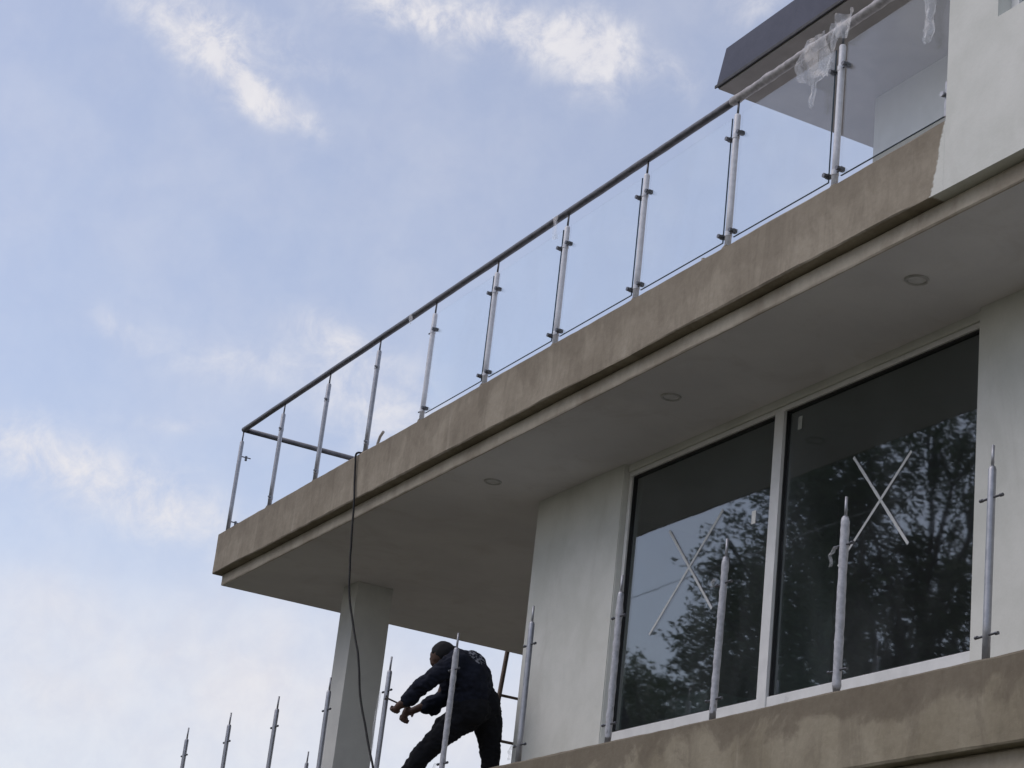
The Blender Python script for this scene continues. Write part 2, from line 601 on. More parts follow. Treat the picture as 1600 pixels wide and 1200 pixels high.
def band(name, material, x0, x1, y, z0, z1, depth, seed, step=0.05, amp=0.0045, flush=False):
    """A hand-rendered cement band along x, its arrises slightly uneven."""
    bm = bmesh.new()
    n = int((x1 - x0) / step)
    zs = [z1, z1 - 0.012, (z0 + z1) / 2, z0 + 0.010, z0]
    rows = []
    for i in range(n + 1):
        x = x0 + (x1 - x0) * i / n
        tp = max(0.0, min(1.0, (x1 - 0.12 - x) / 0.25)) if flush else 1.0
        prof = [(y + depth, z1)] + [(y + tp * (0.010 if k == 0 else (0.006 if k == 4 else 0.0)), z) for k, z in enumerate(zs)] + [(y + depth, z0)]
        r = []
        for k, (yy, zz) in enumerate(prof):
            nv = noise.noise_vector(Vector((x * 1.3, k * 0.9 + seed, zz)))
            nf = noise.noise_vector(Vector((x * 7.0, k * 2.3 + seed, zz * 3)))
            dy = (nv.y * 1.0 + nf.y * 0.7) * amp * tp if 0 < k < 6 else 0
            dz = (nv.z * 1.0 + nf.z * 0.7) * amp * tp if 0 < k < 6 else 0
            r.append(bm.verts.new((x, yy + dy, zz + dz)))
        rows.append(r)
    for a, b in zip(rows, rows[1:]):
        for k in range(len(a) - 1):
            bm.faces.new((a[k], b[k], b[k + 1], a[k + 1]))
        bm.faces.new((a[-1], b[-1], b[0], a[0]))
    bm.faces.new(rows[0])
    bm.faces.new(rows[-1][::-1])
    return obj(name, bm, material, house)


# upper balcony slab
f = band('slab_band', MAT['fascia'], X0, 11.4605, Y0, ZB, 0.0, 0.17, 3.0, flush=True)
f['label'] = 'bare brown cement band round the upper balcony, streaked and damp'
boxo('side_band', MAT['fascia'], house, X0, X0 + 0.17, Y0 + 0.172, YB, ZB, -0.002, bev=0.006)
band('slab_lip', MAT['lip'], X0 + INS, XR, Y0 + INS, ZS, ZB + 0.0, 0.016, 9.0, amp=0.003)
boxo('upper_soffit', MAT['soffit'], house, X0 + INS + 0.002, XR, Y0 + INS + 0.018, YB, ZS + 0.002, -0.20)
boxo('side_lip', MAT['lip'], house, X0 + INS - 0.002, X0 + INS + 0.001, Y0 + INS + 0.020, YB, ZS + 0.001, ZB - 0.001)
# lower balcony slab with its kerb
f = band('kerb_band', MAT['fascia_low'], LX0, XR, Y0, LZ + ZB, LZ, 0.17, 21.0)
f['label'] = 'cement kerb of the lower balcony with dark damp patches under the windows'
boxo('side_kerb', MAT['fascia_low'], house, LX0, LX0 + 0.17, Y0 + 0.172, YB, LZ + ZB, LZ - 0.002, bev=0.006)
band('lower_lip', MAT['lip'], LX0 + INS, XR, Y0 + INS, LZ + ZS, LZ + ZB, 0.016, 31.0, amp=0.003)
boxo('lower_slab', MAT['soffit'], house, LX0 + INS + 0.002, XR, Y0 + INS + 0.018, YB, LZ + ZS + 0.002, LZ - 0.215)
boxo('floor_screed', MAT['fascia_low'], house, LX0 + 0.172, XR, Y0 + 0.172, YB, LZ - 0.213, LZ - 0.20)

# walls of the upper living storey
bm = bmesh.new()
box(bm, 5.045, 6.435, YW, YW + 0.18, LZ - 0.2, ZS + 0.002)
bmesh.ops.bevel(bm, geom=[e for e in bm.edges if abs(e.verts[0].co.z - e.verts[1].co.z) > 1], offset=0.008, segments=2, affect='EDGES')
w1 = obj('wall', bm, MAT['wall'], house)
bm = bmesh.new()
box(bm, 10.565, XR, YW, YW + 0.18, LZ - 0.2, ZS + 0.002)
bmesh.ops.bevel(bm, geom=[e for e in bm.edges if abs(e.verts[0].co.z - e.verts[1].co.z) > 1], offset=0.008, segments=2, affect='EDGES')
obj('wall', bm, MAT['wall'], house)
boxo('wall', MAT['wall'], house, 6.437, 10.563, YW + 0.001, YW + 0.18, LZ - 0.2, -2.80)
boxo('lintel', MAT['wall'], house, 6.437, 10.563, YW + 0.035, YW + 0.18, -0.61, ZS + 0.002)
boxo('wall', MAT['wall'], house, 5.05, 5.25, YW + 0.182, YB - 0.5, LZ - 0.2, ZS + 0.002)

# window wall: white aluminium frame, two fixed panes
win = boxo('window', MAT['frame'], house, 6.437, 10.563, YG - 0.035, YG + 0.035, -0.648, -0.612, bev=0.004)
win['label'] = 'wide two-pane window with white frame and dark reflecting glass'


def winpart(*a):
    o = boxo('frame', MAT['frame'], win, *a, bev=0.004)
    return o


winpart(6.437, 6.478, YG - 0.035, YG + 0.035, -2.80, -0.650)
winpart(10.522, 10.563, YG - 0.035, YG + 0.035, -2.80, -0.650)
winpart(8.395, 8.500, YG - 0.045, YG + 0.035, -2.80, -0.650)
winpart(6.480, 8.393, YG - 0.035, YG + 0.035, -2.80, -2.655)
winpart(8.502, 10.520, YG - 0.035, YG + 0.035, -2.80, -2.655)
for (a, b_) in ((6.480, 8.393), (8.502, 10.520)):
    g = bmesh.new()
    for q in ((a, a + 0.010, -2.655, -0.650), (b_ - 0.010, b_, -2.655, -0.650), (a + 0.010, b_ - 0.010, -2.655, -2.645), (a + 0.010, b_ - 0.010, -0.662, -0.650)):
        box(g, q[0], q[1], YG - 0.02, YG + 0.012, q[2], q[3])
    obj('gasket', g, MAT['gasket'], win)
    boxo('pane', MAT['window_glass'], win, a + 0.010, b_ - 0.010, YG - 0.002, YG + 0.006, -2.645, -0.662)

# the room behind the panes
room = bmesh.new()
box(room, 5.26, 13.0, YB - 1.6, YB - 1.5, LZ - 0.2, ZS + 0.0)
obj('back_wall', room, MAT['room'], house)
boxo('inner_wall', MAT['room'], house, 12.9, 13.0, 1.14, YB - 1.6, LZ - 0.2, ZS + 0.0)
boxo('inner_wall', MAT['room'], house, 5.26, 7.05, 2.55, 2.67, LZ - 0.2, ZS + 0.0)
boxo('inner_wall', MAT['room'], house, 8.75, 9.15, 3.2, 3.35, LZ - 0.2, ZS + 0.0)

# free-standing column under the balcony corner
col = boxo('column', MAT['column'], house, 1.017, 1.371, 0.957, 1.343, LZ - 0.2, ZS + 0.002, bev=0.006)
col['label'] = 'square grey-white column carrying the balcony corner'

# recessed downlights in the soffit
m_ring = simple('downlight_ring', (0.52, 0.51, 0.50), 0.5)
m_lens = simple('downlight_lens', (0.70, 0.69, 0.69), 0.5)
for xx in (10.646, 7.945, 5.247):
    bm = bmesh.new()
    n = 32
    prof = [(0.074, 0.0), (0.074, -0.004), (0.068, -0.012), (0.058, -0.010), (0.055, 0.0)]
    rg = [[bm.verts.new((xx + r * math.cos(2 * math.pi * k / n), 0.42 + r * math.sin(2 * math.pi * k / n), ZS + 0.001 + z)) for k in range(n)] for r, z in prof]
    for a, b_ in zip(rg, rg[1:]):
        for k in range(n):
            bm.faces.new((a[k], a[(k + 1) % n], b_[(k + 1) % n], b_[k]))
    d = obj('downlight', bm, m_ring, house)
    tubeo('lens', m_lens, d, [(xx, 0.42, ZS + 0.0), (xx, 0.42, ZS - 0.002)], 0.054, 32)

# tall wall at the right, flush with the band; a window recess in it
bm = bmesh.new()
exs, ezs = (11.461, 11.877, 13.4, XR), (ZB, 0.468, 2.0, 4.2)
gv = {(i, k, y): bm.verts.new((exs[i], y, ezs[k])) for i in range(4) for k in range(4) for y in (Y0 + 0.0004, Y0 + 0.22)}
ya, yb = Y0 + 0.0004, Y0 + 0.22
for i in range(3):
    for k in range(3):
        if (i, k) == (1, 1):
            continue
        for y in (ya, yb):
            bm.faces.new([gv[(i, k, y)], gv[(i + 1, k, y)], gv[(i + 1, k + 1, y)], gv[(i, k + 1, y)]])
edges = [((1, 1), (2, 1)), ((2, 1), (2, 2)), ((2, 2), (1, 2)), ((1, 2), (1, 1))]
for i in range(3):
    edges += [((i, 0), (i + 1, 0)), ((i, 3), (i + 1, 3)), ((0, i), (0, i + 1)), ((3, i), (3, i + 1))]
for (p, q) in edges:
    bm.faces.new([gv[(*p, ya)], gv[(*q, ya)], gv[(*q, yb)], gv[(*p, yb)]])
obj('end_wall', bm, MAT['wall'], house)
boxo('side_wall', MAT['wall'], house, 11.463, 11.66, Y0 + 0.222, 4.0, -0.19, 4.2)
w2 = boxo('window', MAT['frame'], house, 11.878, 13.399, Y0 + 0.09, Y0 + 0.15, 0.470, 0.53, bev=0.004)
boxo('frame', MAT['frame'], w2, 11.878, 11.94, Y0 + 0.09, Y0 + 0.15, 0.532, 1.99, bev=0.004)
boxo('frame', MAT['frame'], w2, 13.34, 13.399, Y0 + 0.09, Y0 + 0.15, 0.532, 1.99, bev=0.004)
boxo('pane', MAT['window_glass'], w2, 11.941, 13.339, Y0 + 0.115, Y0 + 0.125, 0.532, 1.99)

# upper storey set back behind the terrace, under a dark-edged flat roof
boxo('terrace_wall', MAT['wall'], house, 7.83, 11.46, 2.13, 2.31, -0.19, 2.50)
boxo('terrace_wall', MAT['wall'], house, 7.835, 8.01, 2.312, 7.0, -0.19, 2.50)
bm = bmesh.new()
rx0, rx1, ry0, ry1, rz0, rz1 = 7.137, XR, 1.07, 7.8, 2.50, 2.81
vb = [bm.verts.new(p) for p in ((rx0, ry0, rz0), (rx1, ry0, rz0), (rx1, ry1, rz0), (rx0, ry1, rz0))]
vt = [bm.verts.new(p) for p in ((rx0 + 0.107, ry0, rz1), (rx1, ry0, rz1), (rx1, ry1, rz1), (rx0 + 0.107, ry1, rz1))]
bm.faces.new(vb[::-1])
bm.faces.new(vt)
for k in range(4):
    bm.faces.new((vb[k], vb[(k + 1) % 4], vt[(k + 1) % 4], vt[k]))
roof = obj('roof', bm, MAT['roof_dark'], house)
roof['label'] = 'flat roof edge faced in dark slate-blue sheet'
boxo('drip_edge', MAT['gasket'], house, rx0 - 0.004, XR, ry0 - 0.012, ry0 - 0.001, rz0 - 0.012, rz0 + 0.012)
boxo('roof_soffit', painted('roof_soffit_board', (0.24, 0.225, 0.21), (0.30, 0.28, 0.26)), house, rx0 + 0.02, XR, ry0 + 0.012, ry1, rz0 - 0.02, rz0 - 0.001)

# storey below, mostly out of the photograph
boxo('lower_wall', MAT['wall'], house, 3.0, XR, YW, YW + 0.2, GZ - 0.1, LZ + ZS + 0.002)
boxo('lower_column', MAT['column'], house, 1.017, 1.371, 0.957, 1.343, GZ - 0.1, LZ + ZS + 0.002, bev=0.006)

# ------------------------------------------------------------------ upper glass railing
HT, HR = 1.011, 1.139
SP = 1.15
rail = empty('glass_railing', (5.2, 0, 0.0))
tag(rail, 'steel and clear glass railing along the edge of the upper balcony', 'railing')


def jag(p, amp):
    return Vector(p) + Vector((random.uniform(-amp, amp), random.uniform(-amp, amp), random.uniform(-amp, amp)))


# handrail: plain tube at the left, wrapped in film towards the right
hr_pts = [(0.0 + 0.06 * k, 0, HR + 0.0025 * noise.noise(Vector((k * 0.11, 0, 4)))) for k in range(0, 153)]
o = tubeo('handrail', MAT['rail'], rail, hr_pts, [0.0275 + 0.0028 * max(0, noise.noise(Vector((k * 0.33, 2, 0)))) * (1 if k > 55 else 0.2) for k in range(153)], 16)
o['label'] = 'dark steel tube handrail at the balcony corner'
hr2 = [(9.12 + 0.035 * k, 0, HR + 0.004 * noise.noise(Vector((k * 0.21, 0, 8)))) for k in range(0, 68)]
o = tubeo('handrail', MAT['rail_wrapped'], rail, hr2, [0.031 + 0.006 * noise.noise(Vector((k * 0.37, 5, 0))) for k in range(68)], 16, jitter=0.06)
o['label'] = 'handrail length still wrapped in crinkled protective film'
o = tubeo('side_rail', MAT['rail'], rail, [(0, 0.0, HR - 0.001), (0, 7.5, HR - 0.001)], 0.0272, 16)
bm = bmesh.new()
ball(bm, (0, 0, HR), 0.0285, 3)
obj('corner_elbow', bm, MAT['rail'], rail, smooth=True)


def clamp(parent, x, y, z, sx, glassy, mtl, along='x'):
    """Arm with a glass clip and a round screw head."""
    bm = bmesh.new()
    L_ = 0.080
    if along == 'x':
        tube(bm, [(x + sx * 0.018, y, z), (x + sx * L_, y, z + 0.004)], 0.0065, 8)
        if glassy:
            box(bm, min(x + sx * 0.052, x + sx * L_), max(x + sx * 0.052, x + sx * L_), y - 0.016, y + 0.016, z - 0.013, z + 0.013)
            tube(bm, [(x + sx * 0.066, y - 0.016, z), (x + sx * 0.066, y - 0.040, z)], 0.015, 12)
    else:
        tube(bm, [(x, y + 0.018, z), (x, y + 0.12, z)], 0.0065, 8)
        tube(bm, [(x, y + 0.07, z + 0.014), (x, y + 0.07, z - 0.035)], 0.013, 10)
    return obj('clamp', bm, mtl, parent)


def up_post(i):
    x = i * SP
    wrapped = i >= 4
    body = MAT['post_film_skylit'] if wrapped else MAT['steel']
    lean = random.uniform(-0.004, 0.004)
    p = tubeo('post', body, rail, [(x, 0, -0.01), (x + lean * .3, 0, 0.3), (x + lean * .7, 0, 0.7), (x + lean, 0, HT - 0.012), (x + lean, 0, HT)],
              [0.0215, 0.0215, 0.0215, 0.0215, 0.017], 16, jitter=0.05 if wrapped else 0.0)
    if wrapped:
        p['label'] = 'railing post in white protective film'
    tubeo('pin', MAT['steel_dark'], p, [(x + lean, 0, HT), (x + lean, 0, HR - 0.02)], 0.008, 10)
    if i == 0:
        clamp(p, x, 0, 0.845, 1, False, MAT['steel_dark'], 'y')
        clamp(p, x, 0, 0.13, 1, False, MAT['steel_dark'], 'y')
        return
    for z in (0.845, 0.125):
        bm = bmesh.new()
        tube(bm, [(x, 0, z - 0.016), (x, 0, z + 0.016)], 0.0245, 16)
        obj('collar', bm, MAT['steel'] if not wrapped else body, p)
        if i >= 4:
            clamp(p, x, 0, z, 1, True, MAT['steel_dark'])
            clamp(p, x, 0, z, -1, i > 4, MAT['steel_dark'])
        else:
            bm = bmesh.new()
            tube(bm, [(x + 0.018, -0.01, z), (x + 0.035, -0.035, z)], 0.010, 8)
            obj('clamp', bm, MAT['steel_dark'], p)
            bm = bmesh.new()
            tube(bm, [(x - 0.018, 0.008, z - .02), (x - 0.042, 0.02, z - .02)], 0.009, 8)
            obj('clamp', bm, MAT['steel_dark'], p)
    # mortar at the foot
    bm = bmesh.new()
    g = bmesh.ops.create_cone(bm, cap_ends=True, segments=12, radius1=0.045, radius2=0.027, depth=0.045)
    for v in g['verts']:
        v.co += Vector((x, 0, 0.015)) + Vector((random.uniform(-.006, .006), random.uniform(-.006, .006), random.uniform(-.006, .006)))
    obj('foot', bm, MAT['fascia'], p)


for i in range(10):
    up_post(i)
for i in range(4, 10):
    xa = i * SP + 0.062
    xb = (i + 1) * SP - 0.062 if i < 9 else 11.425
    pane = boxo('glass_pane', MAT['rail_glass'], rail, xa, xb, -0.005, 0.005, 0.085, 1.005)
    g = bmesh.new()
    box(g, xb + 0.0002, xb + 0.0015, -0.005, 0.005, 0.085, 1.005)
    box(g, xa, xb, -0.0055, 0.0055, 0.0822, 0.0848)
    obj('pane_edge', g, MAT['glass_edge'], pane)
# bracket holding the last pane to the wall
br = bmesh.new()
box(br, 11.405, 11.4615, -0.03, 0.03, 0.06, 0.28)
box(br, 11.37, 11.405, 0.0065, 0.014, 0.06, 0.28)
brk = obj('wall_bracket', br, MAT['steel'], rail)
tubeo('screw', MAT['steel'], brk, [(11.40, -0.030, 0.20), (11.40, -0.05, 0.20)], 0.016, 12)

# ------------------------------------------------------------------ small stubs on the band
o = tubeo('conduit_stub', MAT['conduit'], None, [(3.66, 0.02, -0.02), (3.665, 0.02, 0.07), (3.70, 0.02, 0.125), (3.76, 0.02, 0.155)], 0.013, 10)
tag(o, 'short bent conduit sticking up from the upper slab beside the cord', 'conduit')
bm = bmesh.new()
tube(bm, [(8.885, 0.02, -0.02), (8.885, 0.02, 0.065)], 0.017, 10, jitter=0.1)
tag(obj('pipe_stub', bm, MAT['conduit']), 'tiny upright pipe stub on the slab edge under the railing glass', 'pipe')

# ------------------------------------------------------------------ cord hanging from the upper balcony
cp = [(3.35, 0.16, 0.012), (3.44, 0.02, 0.016), (3.452, -0.078, 0.004), (3.47, -0.082, -0.12), (3.51, -0.081, -0.30), (3.555, -0.083, -0.44), (3.60, -0.088, -0.62),
      (3.645, -0.09, -0.84), (3.69, -0.09, -1.06), (3.777, -0.09, -1.36), (3.985, -0.09, -1.70), (4.167, -0.09, -1.975),
      (4.318, -0.09, -2.316), (4.481, -0.09, -2.547), (4.619, -0.09, -2.743), (4.766, -0.09, -2.936), (4.88, -0.085, -3.11), (4.92, -0.02, -3.122), (5.0, 0.15, -3.12)]


def smooth_path(pts, n=6):
    pts = [Vector(p) for p in pts]
    outp = []
    for i in range(len(pts) - 1):
        p0, p1, p2, p3 = pts[max(0, i - 1)], pts[i], pts[i + 1], pts[min(len(pts) - 1, i + 2)]
        for k in range(n):
            s = k / n
            outp.append(0.5 * ((2 * p1) + (p2 - p0) * s + (2 * p0 - 5 * p1 + 4 * p2 - p3) * s * s + (3 * p1 - p0 - 3 * p2 + p3) * s ** 3))
    outp.append(pts[-1])
    return outp


cps = smooth_path(cp, 8)
cps = [p + Vector((0.006 * noise.noise(Vector((k * 0.25, 0, 0))), 0, 0)) for k, p in enumerate(cps)]
tag(tubeo('power_cord', MAT['cord'], None, cps, 0.0095, 8), 'black power cord hanging over the upper balcony edge past the column', 'cord')

# ------------------------------------------------------------------ lower railing posts, not yet joined
LSP, LXR = 1.2051, 11.8507
LOWER = [
    (0, 'bare steel railing post standing before the white wall right of the windows', 'bare'),
    (1, 'film-wrapped railing post standing before the right window pane', 'wrap'),
    (2, 'railing post standing before the left window pane', 'wrap'),
    (3, 'railing post in line with the left edge of the window frame', 'wrap'),
    (4, 'railing post before the plain white wall between window and ladder', 'bare'),
    (5, 'film-wrapped railing post in front of the bending worker', 'wrap'),
    (6, 'railing post the worker is reaching to, right of the column', 'bare'),
    (7, 'railing post overlapping the left side of the column', 'bare'),
    (8, 'tallest of the free posts against the sky left of the column', 'bare'),
    (9, 'middle of the three free posts against the sky left of the column', 'bare'),
    (10, 'leftmost railing post of the lower balcony, against the sky', 'bare'),
]


def low_post(x, y, label, style, axis='x', seed=0):
    rnd = random.Random(seed)
    e = empty('railing_post', (x, y, LZ))
    tag(e, label, 'post', 'unfinished railing posts on the lower balcony')
    lean = rnd.uniform(-0.010, 0.010)
    ly = rnd.uniform(-0.006, 0.006)
    def P(z):
        return (x + lean * z, y + ly * z, LZ + z)
    body = MAT['post_film'] if style == 'wrap' else MAT['steel']
    zs = [-0.01, 0.2, 0.4, 0.6, 0.8, HT - 0.014, HT]
    bm = bmesh.new()
    tube(bm, [P(z) for z in zs], [0.0205] * 6 + [0.016], 16)
    tb = obj('tube', bm, MAT['steel'], e)
    for p in tb.data.polygons:
        p.use_smooth = len(p.vertices) == 4
    tubeo('pin', MAT['steel'], e, [P(HT), P(HT + 0.115)], 0.0085, 10)
    if style in ('wrap', 'half'):
        z0, z1 = (0.03, HT - 0.01) if style == 'wrap' else (0.5, HT - 0.02)
        k = 42
        pts, rad = [], []
        for q in range(k):
            z = z0 + (z1 - z0) * q / (k - 1)
            pts.append(P(z))
            rad.append((0.0248 if seed == 1 else 0.0222) + 0.0036 * max(-0.3, noise.noise(Vector((q * 0.4, seed * 3.1, 0)))) - (0.004 if q in (0, k - 1) else 0))
        tubeo('film_sleeve', MAT['post_film'], e, pts, rad, 14, jitter=0.07)
    for z in (0.845, 0.135):
        bm = bmesh.new()
        px, py, pz = P(z)
        dz = rnd.uniform(-0.006, 0.006)
        d = Vector((1, 0, 0)) if axis == 'x' else Vector((0, 1, 0))
        c0 = Vector((px, py, pz))
        tube(bm, [c0 - d * 0.085 + Vector((0, 0, dz)), c0 + d * 0.085 - Vector((0, 0, dz))], 0.0065, 8)
        tube(bm, [c0 - d * 0.085, c0 - d * 0.066], 0.0095, 8)
        tube(bm, [c0 + d * 0.066, c0 + d * 0.085], 0.0095, 8)
        obj('clamp_arm', bm, MAT['steel_dark'], e)
    # rag ends of film left on the clamp
    if style in ('wrap', 'bare') and seed in (1, 4, 5, 6, 2):
        zc = {1: 0.80, 4: 0.10, 5: 0.10, 6: 0.80, 2: 0.84}[seed]
        ln = {1: 0.11, 4: 0.10, 5: 0.14, 6: 0.50, 2: 0.05}[seed]
        px, py, pz = P(zc)
        bm = bmesh.new()
        sg = -1
        rows = []
        for q in range(9):
            s = q / 8
            wdt = 0.018 * (1 - 0.5 * s) + 0.006 * rnd.random()
            c0 = Vector((px + sg * (0.03 + 0.05 * s + 0.02 * math.sin(s * 5)), py - 0.034 - 0.01 * rnd.random(), pz + 0.03 - ln * s))
            rows.append((bm.verts.new(c0 + Vector((-wdt, 0.004 * rnd.random(), 0))), bm.verts.new(c0 + Vector((0, -0.012, 0))), bm.verts.new(c0 + Vector((wdt, 0.006 * rnd.random(), 0)))))
        for a, b_ in zip(rows, rows[1:]):
            bm.faces.new((a[0], a[1], b_[1], b_[0]))
            bm.faces.new((a[1], a[2], b_[2], b_[1]))
        obj('film_rag', bm, MAT['wrap'], e)
    return e


for k, lab, st in LOWER:
    low_post(LXR - k * LSP, 0.0, lab, st, 'x', k)
low_post(LXR - 10 * LSP, 1.31, 'railing post showing only its tip low between the column and the sky posts', 'bare', 'y', 40)

# ------------------------------------------------------------------ tape crosses and stickers on the window
def tape(p, q, label, w=0.013):
    pass


def strip(bm, a, b_, w, y):
    a, b_ = Vector((a[0], 0, a[1])), Vector((b_[0], 0, b_[1]))
    d = (b_ - a).normalized()
    nrm = Vector((-d.z, 0, d.x))
    n = 14
    rows = []
    for k in range(n + 1):
        c0 = a + (b_ - a) * k / n
        wk = w * (1 + random.uniform(-0.12, 0.12))
        r = []
        for s, yy in ((-1, 0), (1, 0), (1, -0.0016), (-1, -0.0016)):
            v = c0 + nrm * wk * s
            r.append(bm.verts.new((v.x, y + yy, v.z)))
        rows.append(r)
    for a_, b2 in zip(rows, rows[1:]):
        for k in range(4):
            bm.faces.new((a_[k], a_[(k + 1) % 4], b2[(k + 1) % 4], b2[k]))
    bm.faces.new(rows[0])
    bm.faces.new(rows[-1])


GF = YG - 0.003
for segs, lab in (((((7.757, -1.196), (6.885, -1.969)), ((7.050, -1.2065), (7.709, -1.913))), 'white masking tape cross on the left window pane'),
                  ((((9.867, -1.275), (9.164, -1.886)), ((9.274, -1.172), (9.874, -1.880))), 'white masking tape cross on the right window pane')):
    e = empty('tape_cross', (segs[0][0][0], GF, -1.6))
    tag(e, lab, 'tape', 'tape crosses on the new window glass')
    for j, (a, b_) in enumerate(segs):
        bm = bmesh.new()
        strip(bm, a, b_, 0.0105, GF - j * 0.0018)
        obj('tape_strip', bm, MAT['tape'], e)
o = boxo('sticker', MAT['paper'], None, 8.13, 8.178, GF - 0.0015, GF, -1.385, -1.29)
tag(o, 'small white sticker near the right edge of the left pane', 'sticker', 'stickers on the panes')
o = boxo('sticker', simple('sticker_paper_grey', (0.42, 0.45, 0.43), 0.7), None, 8.62, 8.665, GF - 0.0015, GF, -0.815, -0.72)
tag(o, 'small pale sticker in the top left corner of the right pane', 'sticker', 'stickers on the panes')

# pale box standing inside, behind the left pane
ib = boxo('storage_box', simple('pale_box_card', (0.75, 0.80, 0.74), 0.8), None, 6.05, 6.62, 1.75, 2.15, LZ - 0.2, -2.20, bev=0.01)
tag(ib, 'pale box standing indoors behind the lower left of the left pane', 'box')

# ------------------------------------------------------------------ ladder beyond the balcony
lad = empty('ladder', (-0.55, 3.7, LZ - 0.2))
tag(lad, 'brown ladder leaning on the far slab edge between worker and white wall', 'ladder')
lt, lb = Vector((-0.125, 3.45, -0.30)), Vector((-0.62, 3.45, -3.33))
for dy in (0.0, 0.42):
    tubeo('stile', MAT['wood'], lad, [lt + Vector((0, dy, 0)), lb + Vector((0, dy, 0))], 0.026, 10)
for k in range(5):
    p = lt.lerp(lb, 0.226 + k * 0.158)
    tubeo('rung', MAT['wood'], lad, [p + Vector((0, -0.01, 0)), p + Vector((0, 0.43, 0))], 0.016, 8)

# ------------------------------------------------------------------ worker
PD = 16.22


def zp(x, y, d=0.0):
    """millimetres on a plane facing the street at the worker's distance"""
    return pix(560 + x / 5, 960 + y / 5, PD + d)


BACK_MARK = zp(925, 335, -0.10)
MAT['jacket'] = jacket_mat()


def blobs(name, material, parent, chains, voxel=0.012, crumple=0.0, smooth_it=4):
    bm = bmesh.new()
    for ch in chains:
        pts = [zp(*c[:3]) if len(c) == 4 else Vector(c[0]) for c in ch]
        rs = [c[-1] / 1000 for c in ch]
        for p, r in zip(pts, rs):
            ball(bm, p, r, 2)
        for (p, r), (q, s) in zip(zip(pts, rs), zip(pts[1:], rs[1:])):
            if (q - p).length > 1e-4:
                tube(bm, [p, q], [r, s], 14)
    bmesh.ops.recalc_face_normals(bm, faces=bm.faces)
    me = bpy.data.meshes.new(name)
    bm.to_mesh(me)
    bm.free()
    o = bpy.data.objects.new('grow_' + name, me)
    COL.objects.link(o)
    md = o.modifiers.new('r', 'REMESH')
    md.mode = 'VOXEL'
    md.voxel_size = voxel
    sm = o.modifiers.new('s', 'SMOOTH')
    sm.iterations = smooth_it
    sm.factor = 0.5
    PENDING.append((o, name, material, parent, crumple))


PENDING = []


def grow_all():
    dg = bpy.context.evaluated_depsgraph_get()
    for (o, name, material, parent, crumple) in PENDING:
        me2 = bpy.data.meshes.new_from_object(o.evaluated_get(dg))
        n = len(me2.vertices)
        if crumple:
            nrm = [v.normal.copy() for v in me2.vertices]
            for v, nv in zip(me2.vertices, nrm):
                a = noise.noise(v.co * 9) + 0.6 * noise.noise(v.co * 22 + Vector((5, 1, 2)))
                ridge = 1 - abs(noise.noise(Vector((v.co.x * 14, v.co.y * 14, v.co.z * 30))))
                v.co += nv * crumple * (a * 0.6 + ridge * 0.9 - 0.65)
        for p in me2.polygons:
            p.use_smooth = True
        me2.materials.clear()
        me2.materials.append(material)
        obj(name, me2, None, parent)
    for (o, *_r) in PENDING:
        bpy.data.objects.remove(o, do_unlink=True)


wk = empty('person', (zp(900, 1000).x, zp(900, 1000).y, LZ - 0.2))
tag(wk, 'worker in dark navy jacket and black trousers bending forward to work on a post', 'person')

# hands: palm, four curled fingers and a thumb closing round the tool
def hand(c, ax, fw, s):
    """c palm centre, ax the gripped axis, fw forearm-to-knuckle direction"""
    ax = ax.normalized()
    fw = (fw - ax * fw.dot(ax)).normalized()
    nn = ax.cross(fw) * s
    ch = []
    k0 = c + fw * 0.035
    ch.append([(c - fw * 0.045, 24), (c - fw * 0.01, 30), (k0, 27)])
    for i, (off, ln) in enumerate(((0.030, 0.9), (0.011, 1.0), (-0.009, 0.95), (-0.028, 0.78))):
        b0 = k0 + ax * off
        b1 = b0 + fw * 0.034 * ln + nn * 0.012
        b2 = b1 + fw * 0.004 + nn * 0.030 * ln
        b3 = b2 - fw * 0.024 * ln + nn * 0.006
        ch.append([(b0, 11), (b1, 10), (b2, 9.5), (b3, 8.5)])
    t0 = c - fw * 0.02 + ax * 0.03
    ch.append([(t0, 14), (t0 + ax * 0.022 + nn * 0.022 + fw * 0.01, 11), (t0 + ax * 0.012 + nn * 0.05 + fw * 0.028, 9.5)])
    return ch


tip = zp(215, 650, -0.02)
h1c, h2c = zp(310, 722, -0.06), zp(368, 772, 0.06)
tool_ax = (zp(420, 745, 0.06) - tip).normalized()
body_ch = [
    [(655, 300, 0.0, 82), (637, 330, 0.0, 76), (612, 368, 0.0, 56)],                       # skull, jaw
    [(566, 348, 0.0, 13), (576, 352, 0.0, 17)],                                            # nose
    [(588, 312, 0.0, 30), (588, 378, 0.0, 24)],                                            # brow, mouth
    [(685, 330, -0.080, 18), (682, 346, -0.082, 13)],                                      # ear
    [(685, 330, 0.080, 18), (682, 346, 0.082, 13)],
    [(670, 330, 0.0, 58), (760, 370, 0.0, 62)],                                            # neck
    [(760, 370, 0.0, 80), (840, 440, 0.0, 130), (885, 600, 0.0, 125), (905, 750, 0.0, 120)],
    [(740, 390, -0.14, 60), (510, 540, -0.16, 42), (345, 705, -0.07, 30), (318, 716, -0.06, 26)],
    [(740, 430, 0.17, 60), (640, 655, 0.20, 42), (450, 742, 0.08, 30), (385, 768, 0.06, 26)],
    [(845, 790, -0.06, 80), (600, 985, -0.10, 60), (330, 1330, -0.12, 45), (300, 1440, -0.12, 40)],
    [(985, 790, 0.06, 80), (1030, 1060, 0.10, 58), (1022, 1330, 0.10, 45), (1020, 1440, 0.10, 40)],
]
body_ch += hand(h1c, tool_ax, (h1c - zp(510, 540, -0.16)), 1)
body_ch += hand(h2c, tool_ax, (h2c - zp(640, 655, 0.20)), -1)
blobs('body', MAT['skin'], wk, body_ch, 0.0065, 0, 2)
